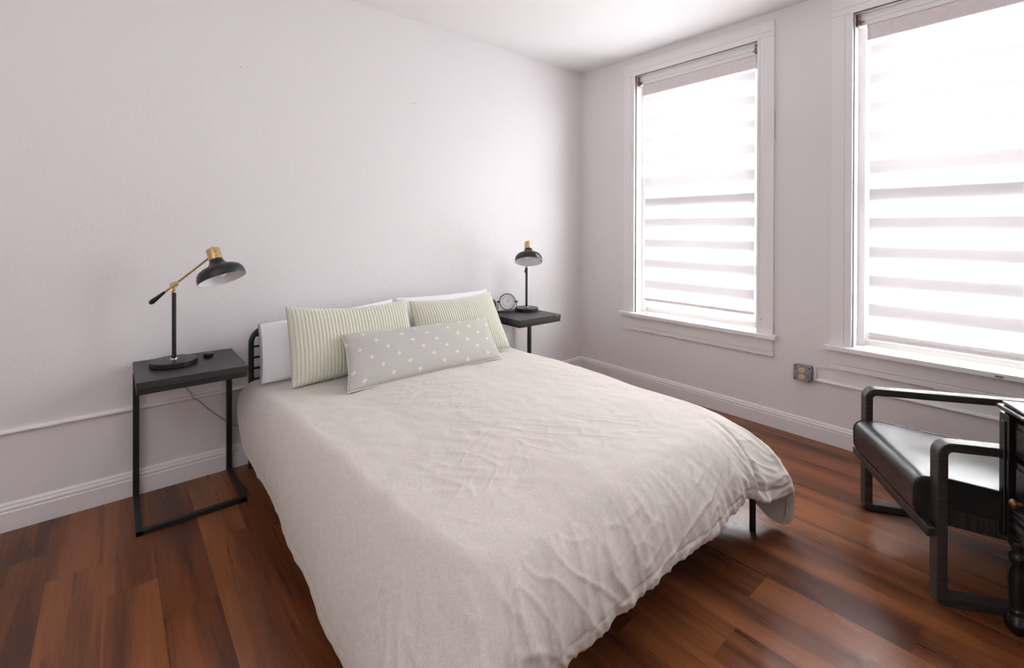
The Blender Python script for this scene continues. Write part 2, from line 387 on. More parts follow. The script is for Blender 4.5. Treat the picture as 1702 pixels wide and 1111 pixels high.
# ------------------------------------------------------------------ windows
def window(idx, y1, y0):
    """opening from y0 (right, nearer the camera) to y1 (left)"""
    W_ = empty('window_%d' % idx, (0, 0, 0), kind='structure')
    cw = 0.102
    bm = nb()
    prof = lambda s: [(0.0, 0), (-0.022, 0), (-0.022, cw*0.60), (-0.018, cw*0.63), (-0.018, cw*0.93), (-0.012, cw), (0.0, cw)]
    # left, right, head casings (stepped boards)
    for (a, sgn) in ((y1+cw, -1), (y0-cw, 1)):
        P = [(x, a+sgn*d) for x, d in prof(0)]
        prism(bm, P, 'z', OZ0-0.0, OZ1-0.0005)
    P = [(x, OZ1+cw-d) for x, d in prof(0)]; prism(bm, P, 'y', y0-cw, y1+cw)
    for (yy) in ((y1, y1+0.014), (y0-0.014, y0)):
        box(bm, -0.024, 0.0, yy[0], yy[1], OZ0, OZ1-0.0005)     # inner stop bead
    box(bm, -0.024, 0.0, y0-0.014, y1+0.014, OZ1, OZ1+0.014)
    link('casing', bm, M_trim, W_, angle=25)
    bm = nb(); box(bm, 0.026, 0.092, y0+0.006, y1-0.006, 2.437, OZ1-0.006); box(bm, 0.016, 0.026, y0+0.006, y1-0.006, 2.462, 2.480)
    link('head_fascia', bm, M_trim, W_, bevel=0.002)
    bm = nb(); box(bm, -0.058, 0.10, y0, y1, OZ0-0.030, OZ0); box(bm, -0.058, 0.0, y0-cw-0.025, y0, OZ0-0.030, OZ0); box(bm, -0.058, 0.0, y1, y1+cw+0.025, OZ0-0.030, OZ0)
    link('sill', bm, M_trim, W_, bevel=0.005)
    bm = nb(); prism(bm, [(0, 0.452), (-0.014, 0.452), (-0.014, 0.476), (-0.010, 0.479), (-0.010, 0.482), (-0.018, 0.486), (-0.018, OZ0-0.03), (0, OZ0-0.03)], 'y', y0-cw, y1+cw)
    link('apron', bm, M_trim, W_, angle=20)
    # dark cracks in the old paint, a screw hole and a chip
    bm = nb(); rnd = random.Random(idx)
    yy = y1+cw
    while yy > y0-cw+0.05:
        ln = rnd.uniform(0.03, 0.16)
        if rnd.random() < 0.75: box(bm, -0.0145, -0.002, max(yy-ln, y0-cw), yy, 0.4500, 0.4500+rnd.uniform(0.001, 0.0026))
        yy -= ln+rnd.uniform(0.0, 0.03)
    zz = OZ0
    while zz < 2.4:
        ln = rnd.uniform(0.05, 0.25)
        if rnd.random() < 0.45: box(bm, -0.004, -0.001, (y1+cw+0.0001) if idx == 2 else (y0-cw-0.0008), (y1+cw+0.0008) if idx == 2 else (y0-cw-0.0001), zz, zz+ln)
        zz += ln+rnd.uniform(0.0, 0.08)
    if idx == 1: tube(bm, [(-0.0235, -1.566, 0.682), (-0.021, -1.566, 0.682)], 0.0035, 8)
    else: box(bm, -0.0588, -0.050, -2.668, -2.640, 0.574, 0.583)
    link('paint_crack', bm, M_crack, W_, sm=False)
    # jamb lining and stops
    bm = nb()
    for s, yy in ((1, y0), (-1, y1)):
        box(bm, 0.0, WT, min(yy, yy+s*0.006), max(yy, yy+s*0.006), OZ0, OZ1)
        box(bm, 0.074, 0.090, min(yy, yy+s*0.040), max(yy, yy+s*0.040), OZ0, OZ1)  # stop widened behind the blind edge to block light onto the jamb
        box(bm, 0.132, 0.150, min(yy, yy+s*0.020), max(yy, yy+s*0.020), OZ0, OZ1)
    box(bm, 0.0, WT, y0, y1, OZ1-0.006, OZ1); box(bm, 0.082, 0.096, y0, y1, OZ1-0.025, OZ1)
    box(bm, 0.0, WT+0.03, y0, y1, OZ0-0.03, OZ0+0.002)
    link('jamb', bm, M_trim, W_, angle=25, bevel=0.001, seg=1)
    mid = 1.53; a, b = y0+0.008, y1-0.008
    def sash(x0, x1, z0, z1, rb, rtp):
        bm = nb(); st = 0.045
        box(bm, x0, x1, a, a+st, z0, z1); box(bm, x0, x1, b-st, b, z0, z1)
        box(bm, x0, x1, a+st, b-st, z0, z0+rb); box(bm, x0, x1, a+st, b-st, z1-rtp, z1)
        box(bm, x0-0.006, x0, a+st*0.3, b-st*0.3, z0+rb*0.35, z0+rb*0.62)
        box(bm, x0+0.004, x1-0.004, a+st, b-st, z0+rb, z0+rb+0.010)
        s = link('sash', bm, M_vinyl, W_, bevel=0.003)
        bm = nb(); box(bm, (x0+x1)/2-0.002, (x0+x1)/2+0.002, a+st-0.003, b-st+0.003, z0+rb-0.003, z1-rtp+0.003)
        link('pane', bm, M_glass, s, sm=False)
    sash(0.098, 0.130, OZ0+0.004, mid+0.02, 0.075, 0.035)
    sash(0.152, 0.182, mid-0.02, OZ1-0.008, 0.035, 0.045)
    bm = nb(); box(bm, 0.1955, 0.1965, a, b, OZ0+0.005, mid); link('insect_screen', bm, M_screen, W_, sm=False)
    return W_
window(1, OPEN[0][1], OPEN[0][0]); window(2, OPEN[1][1], OPEN[1][0])
# unseen window added in the left wall to let the fill light in
w3 = empty('window_3', kind='structure')
bm = nb()
for a, b in ((fy0-0.1, fy0), (fy1, fy1+0.1)): box(bm, RX0-0.001, RX0+0.02, a, b, fz0, fz1+0.1)
box(bm, RX0-0.001, RX0+0.02, fy0, fy1, fz1, fz1+0.1); box(bm, RX0-0.05, RX0+0.05, fy0-0.12, fy1+0.12, fz0-0.03, fz0)
link('casing', bm, M_trim, w3, bevel=0.003)
bm = nb(); cym = (fy0+fy1)/2
for a, b in ((fy0, fy0+0.05), (cym-0.025, cym+0.025), (fy1-0.05, fy1)): box(bm, RX0-0.12, RX0-0.08, a, b, fz0, fz1)
for a, b in ((fz0, fz0+0.05), (fz1-0.05, fz1)): box(bm, RX0-0.119, RX0-0.081, fy0, fy1, a, b)
sf = link('sash', bm, M_vinyl, w3, bevel=0.003)
bm = nb(); box(bm, RX0-0.101, RX0-0.098, fy0+0.04, fy1-0.04, fz0+0.04, fz1-0.04); link('pane', bm, M_glass, sf, sm=False)

# ------------------------------------------------------------------ zebra blinds
def blind(y0, y1, zoff, zbot, label):
    r = empty('zebra_blind', (0.05, (y0+y1)/2, 2.4), label=label, cat='window blind', group='zebra blinds in the two windows')
    hw = (y1-y0)/2; Z = lambda z: z-2.4
    # cassette: cloth covered box with a slim aluminium lip
    bm = nb(); box(bm, -0.018, 0.024, -hw-0.006, hw+0.006, Z(2.352), Z(2.436)); link('cassette', bm, M_cassette, r, bevel=0.004)
    bm = nb(); box(bm, -0.021, -0.014, -hw-0.009, hw+0.009, Z(2.436), Z(2.444)); box(bm, -0.021, -0.014, -hw-0.009, hw+0.009, Z(2.347), Z(2.3525))
    for s in (-1, 1): box(bm, -0.022, 0.026, s*(hw+0.006)-0.003, s*(hw+0.006)+0.003, Z(2.347), Z(2.444))
    link('end_cap', bm, M_trim, r, bevel=0.001, seg=1)
    # the cloth: solid and sheer bands in one sheet, double layer (front and back)
    P, SO = 0.1637, 0.092
    bm = nb()
    for (xx, off) in ((0.004, 0.0), (0.019, 0.014)):
        cuts = set([zbot+0.012, 2.352]); z = 1.247+zoff+off
        k = -5
        while k < 9:
            for q in (z+k*P, z+k*P+SO):
                if zbot+0.012 < q < 2.352: cuts.add(q)
            k += 1
        cz = sorted(cuts)
        for a, b in zip(cz, cz[1:]):
            mz = (a+b)/2; solid = ((mz-z) % P) < SO
            vs = [bm.verts.new(p) for p in ((xx, -hw, Z(a)), (xx, hw, Z(a)), (xx, hw, Z(b)), (xx, -hw, Z(b)))]
            bm.faces.new(vs).material_index = 0 if solid else 1
    link('band_cloth', bm, [M_solid, M_sheer], r, sm=False)
    bm = nb(); box(bm, -0.004, 0.018, -hw-0.002, hw+0.002, Z(zbot-0.012), Z(zbot+0.013)); link('bottom_rail', bm, M_cassette, r, bevel=0.005)
    # cord loop and tensioner
    bm = nb()
    for dx in (-0.004, 0.012): tube(bm, [(dx, -hw-0.012, Z(2.36)), (dx, -hw-0.012, Z(0.99))], 0.0012, 6)
    link('pull_cord', bm, M_vinyl, r)
    bm = nb(); box(bm, -0.009, 0.017, -hw-0.017, -hw-0.007, Z(0.955), Z(1.03)); link('cord_tensioner', bm, M_vinyl, r, bevel=0.003)
    return r
blind(-1.490, -0.633, 0.016, 0.703, 'white zebra blind in the left window nearest the room corner')
blind(-2.969, -2.122, 0.0, 0.657, 'white zebra blind in the right window above the armchair')
# old rusty roller shade brackets left in the top corners
def bracket(y, s, lab, x=-0.0):
    r = empty('shade_bracket', (0.0, y, 2.468), label=lab, cat='bracket', group='rusty shade brackets in the window corners')
    bm = nb(); box(bm, 0.004, 0.036, -0.0015 if s > 0 else -0.008, 0.008 if s > 0 else 0.0015, -0.036, 0.032)
    box(bm, 0.008, 0.030, min(0, s*0.020), max(0, s*0.020), -0.030, -0.012)
    box(bm, 0.004, 0.009, min(0, s*0.020), max(0, s*0.020), -0.012, 0.026)
    link('plate', bm, M_rust, r, bevel=0.002)
    bm = nb(); tube(bm, [(0.016, s*0.012, -0.012), (0.016, s*0.036, -0.012)], 0.0035, 8); link('pin', bm, M_rust, r)
    return r
bracket(-0.590, -1, 'rusty shade bracket at the upper left corner of the left window')
bracket(-1.525, 1, 'rusty shade bracket at the upper right corner of the left window')
bracket(-2.069, -1, 'rusty shade bracket at the upper left corner of the right window')
bracket(-3.004, 1, 'rusty shade bracket at the upper right corner of the right window')

# ------------------------------------------------------------------ electrical outlet box
r = empty('electrical_outlet', (0, -1.8155, 0.3955), label='grey steel surface outlet box with two ivory sockets, on the wall between windows', cat='electrical outlet')
def rrect(w, h, rad, n=4):
    pts = []
    for cx, cy, a0 in ((w-rad, h-rad, 0), (-w+rad, h-rad, 90), (-w+rad, -h+rad, 180), (w-rad, -h+rad, 270)):
        for k in range(n+1):
            a = math.radians(a0+90*k/n); pts.append((cx+rad*math.cos(a), cy+rad*math.sin(a)))
    return pts
bm = nb(); prism(bm, rrect(0.047, 0.047, 0.008), 'x', -0.042, 0.0); link('box', bm, M_galv, r, bevel=0.001, seg=1)
bm = nb(); prism(bm, rrect(0.049, 0.049, 0.009), 'x', -0.046, -0.0415); link('cover_plate', bm, M_galv, r, bevel=0.0015)
for s in (-1, 1):
    bm = nb(); pr = [(0.0165*math.cos(2*PI*k/24), max(-0.0135, min(0.0135, 0.0165*math.sin(2*PI*k/24)))) for k in range(24)]
    prism(bm, [(u+0.002, v+s*0.020) for u, v in pr], 'x', -0.0495, -0.045); q = link('socket', bm, M_ivory, r)
    bm = nb()
    for d in (-0.006, 0.0065): box(bm, -0.0500, -0.0485, d-0.0008+0.002, d+0.0008+0.002, s*0.020-0.001, s*0.020+0.0075)
    tube(bm, [(-0.0500, 0.002, s*0.020-0.0065), (-0.0485, 0.002, s*0.020-0.0065)], 0.0024, 8); link('slot', bm, M_dark, q)
for (a, b) in ((0.038, 0.040), (-0.038, -0.040), (-0.040, 0.037), (0.040, -0.037)):
    bm = nb(); lathe(bm, [(0.005, -0.0485), (0.0045, -0.046)], 12, Matrix.Translation((0, a, b)) @ Matrix.Rotation(PI/2, 4, 'Y').inverted() @ Matrix.Translation((0, 0, 0)))
    for v in bm.verts:
        pass
    bm.free()
    bm = nb(); tube(bm, [(-0.0485, a, b), (-0.0455, a, b)], 0.0045, 12); link('screw', bm, M_dark, r)

# nails in the back wall
for i, (x, z, lb) in enumerate([(-2.729, 2.129, 'tiny grey nail in the back wall above the left lamp'), (-1.696, 2.115, 'tiny grey nail in the back wall above the pillows')]):
    bm = nb(); tube(bm, [(x, 0.003, z), (x, -0.004, z)], 0.0028, 8); tag(link('nail', bm, M_galv), lb, 'nail', 'nails in the back wall')

# ------------------------------------------------------------------ side tables
def side_table(loc, label, inset=0.0):
    """origin at back left foot corner; x to the right, -y into the room"""
    r = empty('side_table', loc, label=label, cat='side table', group='black side tables beside the bed')
    w, d, h, t = 0.405, 0.385, 0.637, 0.024
    bm = nb(); box(bm, 0, w, -d-0.02, 0.0, h-0.030, h); link('tabletop', bm, M_top, r, bevel=0.0015)
    bm = nb(); box(bm, 0.002, w-0.002, -d-0.018, -d-0.018+t, h-0.030-0.022, h-0.0305); box(bm, 0.002, w-0.002, -t-0.002, -0.002, h-0.052, h-0.0305)
    box(bm, 0.002, 0.002+t, -d, -t, h-0.052, h-0.0305); box(bm, w-0.002-t, w-0.002, -d, -t, h-0.052, h-0.0305)
    link('top_frame', bm, M_black, r, bevel=0.001, seg=1)
    for x in (0.0, w-t):
        bm = nb(); box(bm, x, x+t, -t-inset, -inset, 0.0, h-0.052); link('leg', bm, M_black, r, bevel=0.0015)
    bm = nb()
    for x in (0.0, w-t): box(bm, x+0.0005, x+t-0.0005, -d, -t-inset+0.001, 0.0, 0.020)
    box(bm, 0, w, -d, -d+t, 0.0, 0.0205)
    link('base_rail', bm, M_black, r, bevel=0.0015)
    return r
side_table((-3.180, -0.022, 0), 'black metal side table left of the bed, under the wide lamp')
side_table((-1.116, -0.022, 0), 'black metal side table between the bed and the window corner', 0.06)

# ------------------------------------------------------------------ table lamps
def lamp(loc, az, label, cord, haz=0.0):
    r = empty('table_lamp', loc, az, label=label, cat='lamp', group='black and brass table lamps')
    bm = nb(); lathe(bm, [(0.088, 0.0), (0.092, 0.003), (0.092, 0.020), (0.089, 0.0235), (0.03, 0.0245), (0.016, 0.026)], 56); link('base', bm, M_satin, r)
    bm = nb(); lathe(bm, [(0.016, 0.026), (0.015, 0.030), (0.010, 0.031)], 24); link('collar', bm, M_chrome, r)
    PT = 0.332
    bm = nb(); tube(bm, [(0, 0, 0.026), (0, 0, PT)], 0.0088, 20); link('pole', bm, M_satin, r)
    J = Vector((0, 0, PT+0.036)); ang = math.radians(40); D = Vector((math.cos(ang), 0, math.sin(ang)))
    bm = nb(); lathe(bm, [(0.0098, PT), (0.0098, PT+0.008), (0.006, PT+0.012), (0.006, PT+0.030)], 20)
    tube(bm, [J+Vector((0, -0.014, 0)), J+Vector((0, 0.014, 0))], 0.0125, 20)
    tube(bm, [J-D*0.016, J+D*0.016], 0.0095, 16)
    # wing screw at the side
    tube(bm, [J+Vector((0, -0.014, 0)), J+Vector((0, -0.026, 0))], 0.005, 12)
    box(bm, -0.005, 0.034, -0.030, -0.024, -0.006, 0.006, 0, Matrix.Translation(J) @ Matrix.Rotation(-math.radians(28), 4, 'Y'))
    link('joint', bm, M_brass, r, bevel=0.0008, seg=1)
    A0, A1 = J-D*0.050, J+D*0.190
    bm = nb(); tube(bm, [A0, A1], 0.0048, 14); arm = link('arm', bm, M_brass, r)
    C0, C1 = J-D*0.048, J-D*0.130
    bm = nb(); n = 12; pts = [C0.lerp(C1, k/n) for k in range(n+1)]
    rad = [0.0055+0.0065*min(1, k/(n*0.85)) for k in range(n+1)]; rad[-1] = 0.007; rad[-2] = 0.0108; tube(bm, pts, 0, 16, radii=rad); link('counterweight', bm, M_satin, r)
    # head: tilted shade, neck and brass cap; local axis z up along the cap
    tilt = math.radians(24)
    Ht = A1+Vector((0.026, 0, 0.010))
    MT = Matrix.Translation(Ht) @ Matrix.Rotation(haz, 4, 'Z') @ Matrix.Rotation(-tilt, 4, 'Y')
    # local: shade opening at z=-0.125
    z0 = -0.118
    outer = [(0.1000, 0.000), (0.1008, 0.006), (0.1000, 0.022), (0.0955, 0.038), (0.086, 0.051), (0.071, 0.060), (0.054, 0.066), (0.041, 0.073), (0.033, 0.083), (0.0285, 0.096), (0.027, 0.104)]
    inner = [(max(rr-0.0022, 0.001), zz-0.0012) for rr, zz in outer]; inner[0] = (0.0982, 0.0004)
    bm = nb(); lathe(bm, [(rr, zz+z0) for rr, zz in outer], 64, MT, 0, False, False)
    lathe(bm, [(rr, zz+z0) for rr, zz in inner], 64, MT, 1, False, True)
    lathe(bm, [(outer[0][0], z0), (inner[0][0], z0+0.0004)], 64, MT, 0, False, False)
    sh = link('shade', bm, [M_satin, M_whiteen], r, angle=50)
    bm = nb(); zc = z0+0.100
    lathe(bm, [(0.0275, zc), (0.0285, zc+0.001), (0.0285, zc+0.050), (0.0265, zc+0.0535), (0.008, zc+0.0545)], 40, MT)
    lathe(bm, [(0.0045, zc+0.054), (0.0045, zc+0.062), (0.0030, zc+0.066)], 14, MT)
    link('cap', bm, M_brass, r)
    bm = nb(); tube(bm, [A1-D*0.004, A1+Vector((0.006, 0, 0.004)), MT @ (Matrix.Rotation(-haz, 4, 'Z') @ Vector((-0.025, 0, zc+0.012)))], 0.0062, 12); link('swivel', bm, M_brass, r)
    bm = nb(); lathe(bm, [(0.013, z0+0.092), (0.014, z0+0.075), (0.020, z0+0.062), (0.028, z0+0.045), (0.029, z0+0.032), (0.022, z0+0.019), (0.010, z0+0.0125), (0.002, z0+0.011)], 28, MT); link('bulb', bm, M_bulb, sh)
    if cord:
        inv = Matrix.Translation(loc) @ Matrix.Rotation(az, 4, 'Z'); inv.invert()
        bm = nb(); P = [inv @ Vector(p) for p in cord]
        tube(bm, P, 0.0028, 8); link('cord', bm, M_vinyl if False else M_cord, r)
    return r
M_cord = mat('clear_grey_cord', (0.42, 0.38, 0.38), 0.4)
def spline(pts, n=10):
    P = [Vector(p) for p in pts]; out = []
    for i in range(len(P)-1):
        p0, p1, p2, p3 = P[max(i-1, 0)], P[i], P[i+1], P[min(i+2, len(P)-1)]
        for k in range(n):
            t = k/n; out.append(0.5*((2*p1)+(p2-p0)*t+(2*p0-5*p1+4*p2-p3)*t*t+(3*p1-p0-3*p2+p3)*t**3))
    out.append(P[-1]); return out
lamp((-3.035, -0.195, 0.6375), math.radians(-30), 'black and brass lamp on the left side table, its arm reaching right',
     spline([(-3.06, -0.110, 0.6415), (-3.06, -0.020, 0.6415), (-3.05, -0.008, 0.60), (-3.0, -0.006, 0.52), (-2.98, -0.006, 0.481), (-2.952, -0.008, 0.435), (-2.94, -0.024, 0.410), (-2.915, -0.008, 0.388), (-2.87, -0.005, 0.33), (-2.769, -0.005, 0.229), (-2.62, -0.006, 0.14)]), math.radians(-28))
lamp((-0.800, -0.145, 0.6375), math.radians(-128), 'black and brass lamp on the right side table, its shade turned to the camera', None)
# small round puck
bm = nb(); lathe(bm, [(0.017, 0), (0.0215, 0.003), (0.0225, 0.010), (0.0225, 0.016), (0.019, 0.019), (0.004, 0.0195)], 32)
o = link('charger_puck', bm, M_satin); o.location = (-2.893, -0.145, 0.6375); tag(o, 'small round black puck beside the left lamp base', 'charging puck')

# ------------------------------------------------------------------ alarm clock
def clock(loc, rz):
    r = empty('table_clock', loc, rz, label='small round black table clock with white dial, next to the right lamp', cat='clock')
    R_, zc = 0.062, 0.080
    RY = Matrix.Translation((0, 0, zc)) @ Matrix.Rotation(math.radians(-8), 4, 'X') @ Matrix.Rotation(PI/2, 4, 'X')   # local z -> facing -y
    bm = nb(); lathe(bm, [(R_-0.012, -0.030), (R_-0.003, -0.024), (R_, -0.010), (R_, 0.014), (R_-0.002, 0.0175), (R_-0.005, 0.0175), (R_-0.0060, 0.012)], 56, RY, 0, True, False)
    link('case', bm, M_satin, r)
    bm = nb(); lathe(bm, [(R_-0.0055, 0.0100), (R_-0.0055, 0.0118)], 48, RY); dial = link('dial', bm, mat('dial_paper', (0.93, 0.92, 0.91), 0.5), r)
    bm = nb()
    for k in range(60):
        a = k*2*PI/60; l0 = 0.0465
        if k % 5: continue
        m4 = RY @ Matrix.Rotation(a, 4, 'Z'); box(bm, -0.0005, 0.0005, l0, 0.0515, 0.0117, 0.0122, 0, m4)
    nbm = bm
    for num in range(1, 13):
        a = PI/2-num*PI/6
        cu = bpy.data.curves.new('numeral', 'FONT'); cu.body = str(num); cu.size = 0.0125; cu.align_x = 'CENTER'; cu.align_y = 'CENTER'; cu.extrude = 0.0002
        to = bpy.data.objects.new('numeral', cu); COL.objects.link(to)
        bpy.context.view_layer.update()
        me = bpy.data.meshes.new_from_object(to.evaluated_get(bpy.context.evaluated_depsgraph_get()))
        me.transform(RY @ Matrix.Translation((0.039*math.cos(a), 0.039*math.sin(a), 0.0121)))
        nbm.from_mesh(me); bpy.data.objects.remove(to); bpy.data.curves.remove(cu); bpy.data.meshes.remove(me)
    link('numerals', nbm, M_dark, dial, sm=False)
    for nm, a, ln, wd in (('hour_hand', math.radians(55), 0.020, 0.0012), ('minute_hand', math.radians(62-0), 0.029, 0.0008)):
        bm = nb(); box(bm, -0.006, ln, -wd, wd, 0.0126, 0.0132, 0, RY @ Matrix.Rotation(a, 4, 'Z')); link(nm, bm, M_dark, r, sm=False)
    bm = nb(); lathe(bm, [(0.003, 0.012), (0.003, 0.0142)], 14, RY); link('hub', bm, M_dark, r)
    # yoke stand
    bm = nb()
    for s in (-1, 1):
        tube(bm, [(s*(R_+0.009), 0.0, 0.004), (s*(R_+0.009), 0.0, zc+0.004)], 0.0028, 10)
        tube(bm, [(s*(R_+0.009), -0.028, 0.003), (s*(R_+0.009), 0.028, 0.003)], 0.0028, 10)
    for yy in (-0.028, 0.028): tube(bm, [(-R_-0.009, yy, 0.003), (R_+0.009, yy, 0.003)], 0.0028, 10)
    link('stand', bm, M_black, r)
    for s in (-1, 1):
        bm = nb(); tube(bm, [(s*(R_-0.001), 0, zc), (s*(R_+0.006), 0, zc), (s*(R_+0.018), 0, zc)], 0, 14, radii=[0.008, 0.007, 0.0045]); link('knob', bm, M_satin, r)
clock((-0.968, -0.115, 0.638), math.radians(-34))

# small black domed speaker half hidden behind the right green pillow
bm = nb(); lathe(bm, [(0.030, 0), (0.034, 0.004), (0.036, 0.03), (0.034, 0.065), (0.028, 0.088), (0.018, 0.100), (0.005, 0.104)], 32)
o = link('small_speaker', bm, M_satin); o.location = (-1.078, -0.070, 0.6375); tag(o, 'small black rounded speaker half hidden by the right green pillow', 'speaker')

# ------------------------------------------------------------------ bed frame
XL, XR, YH, YF = -2.705, -1.140, -0.075, -2.02
r = empty('bed_frame', ((XL+XR)/2, YH, 0), label='black metal bed frame with a rounded rail headboard', cat='bed')
ox, oy = (XL+XR)/2, YH
hwid = (XR-XL)/2-0.013
bm = nb(); rad = 0.075; pts = [(-hwid, 0, 0.0), (-hwid, 0, 0.3), (-hwid, 0, 0.735-rad)]
for k in range(1, 9): a = PI-PI/2*k/8; pts.append((-hwid+rad+rad*math.cos(a), 0, 0.735-rad+rad*math.sin(a)))
for k in range(0, 9): a = PI/2-PI/2*k/8; pts.append((hwid-rad+rad*math.cos(a), 0, 0.735-rad+rad*math.sin(a)))
pts += [(hwid, 0, 0.3), (hwid, 0, 0)]
tube(bm, pts, 0.0135, 16); link('headboard_hoop', bm, M_black, r)
for k in range(8):
    z = 0.698-0.0577*k
    bm = nb(); dx = hwid if z < 0.735-rad else hwid-rad+math.sqrt(max(0, rad*rad-(z-0.735+rad)**2))
    tube(bm, [(-dx, 0, z), (dx, 0, z)], 0.0065, 10); link('headboard_bar', bm, M_black, r)
sw = 0.735; fy = YF-oy
for s in (-1, 1):
    bm = nb(); box(bm, s*sw-0.0125, s*sw+0.0125, fy, 0.0, 0.215, 0.26); link('side_rail', bm, M_black, r, bevel=0.002)
bm = nb(); box(bm, -sw, sw, fy-0.012, fy+0.013, 0.215, 0.26); link('foot_rail', bm, M_black, r, bevel=0.002)
bm = nb(); box(bm, -0.0125, 0.0125, fy, 0.0, 0.215, 0.255); link('centre_rail', bm, M_black, r, bevel=0.002)
for k in range(9):
    y = -0.15-k*0.215
    bm = nb(); box(bm, -sw, sw, y-0.02, y+0.02, 0.25, 0.262); link('slat', bm, M_black, r)
for (x, y) in ((-sw+0.02, fy+0.01), (1.0*(-1.189-ox), -2.009-oy), (-sw+0.04, -0.95), (sw-0.05, -0.95), (0, -0.95), (0, -0.1)):
    bm = nb(); tube(bm, [(x, y, 0.0), (x, y, 0.22)], 0.0125, 14); link('leg', bm, M_black, r)
# mattress
bm = nb(); prism(bm, [(x-1.925, y-1.01) for x, y in rrect(0.715, 0.905, 0.12, 8)], 'z', 0.263, 0.44); tag(link('mattress', bm, M_mattress, bevel=0.04, seg=5), 'white mattress lying under the oatmeal comforter', 'mattress')

# ------------------------------------------------------------------ comforter
def catmull(P, t):
    n = len(P)-1; x = t*n; i = min(int(x), n-1); f = x-i
    p0, p1, p2, p3 = P[max(i-1, 0)], P[i], P[i+1], P[min(i+2, n)]
    return 0.5*((2*p1)+(p2-p0)*f+(2*p0-5*p1+4*p2-p3)*f*f+(3*p1-p0-3*p2+p3)*f**3)
V3 = Vector
# shoulder ring (where the flat top starts to fall), outward pull and hem, listed from head left around the foot to head right
KEY = [  # shoulder xyz, outward handle length, hem xyz
 (V3((-2.65, -0.10, 0.470)), 0.09, V3((-2.755, -0.10, 0.32))),
 (V3((-2.66, -0.30, 0.488)), 0.10, V3((-2.775, -0.30, 0.235))),
 (V3((-2.655, -0.70, 0.497)), 0.10, V3((-2.785, -0.70, 0.225))),
 (V3((-2.64, -1.10, 0.499)), 0.10, V3((-2.800, -1.10, 0.218))),
 (V3((-2.63, -1.50, 0.500)), 0.10, V3((-2.815, -1.52, 0.205))),
 (V3((-2.62, -1.80, 0.500)), 0.10, V3((-2.835, -1.86, 0.175))),
 (V3((-2.59, -1.93, 0.498)), 0.12, V3((-2.875, -2.11, 0.110))),
 (V3((-2.52, -1.965, 0.498)), 0.11, V3((-2.770, -2.19, 0.190))),
 (V3((-2.38, -1.965, 0.498)), 0.085, V3((-2.560, -2.150, 0.285))),
 (V3((-2.15, -1.955, 0.498)), 0.08, V3((-2.300, -2.135, 0.290))),
 (V3((-1.92, -1.950, 0.498)), 0.08, V3((-2.020, -2.125, 0.285))),
 (V3((-1.70, -1.945, 0.496)), 0.08, V3((-1.740, -2.120, 0.272))),
 (V3((-1.50, -1.930, 0.494)), 0.08, V3((-1.560, -2.120, 0.300))),
 (V3((-1.41, -1.915, 0.490)), 0.09, V3((-1.475, -2.115, 0.305))),
 (V3((-1.34, -1.890, 0.486)), 0.11, V3((-1.345, -2.110, 0.235))),
 (V3((-1.30, -1.850, 0.484)), 0.12, V3((-1.215, -2.125, 0.205))),
 (V3((-1.27, -1.78, 0.483)), 0.12, V3((-1.105, -2.135, 0.178))),
 (V3((-1.26, -1.74, 0.483)), 0.11, V3((-1.070, -2.125, 0.050))),
 (V3((-1.255, -1.68, 0.483)), 0.10, V3((-1.075, -2.065, 0.035))),
 (V3((-1.25, -1.58, 0.483)), 0.10, V3((-1.080, -1.995, 0.085))),
 (V3((-1.245, -1.45, 0.483)), 0.09, V3((-1.060, -1.800, 0.150))),
 (V3((-1.24, -1.20, 0.483)), 0.09, V3((-1.055, -1.400, 0.190))),
 (V3((-1.235, -0.80, 0.483)), 0.06, V3((-1.085, -0.850, 0.215))),
 (V3((-1.23, -0.40, 0.480)), 0.03, V3((-1.138, -0.430, 0.225))),
 (V3((-1.23, -0.10, 0.470)), 0.03, V3((-1.142, -0.100, 0.300))),
]
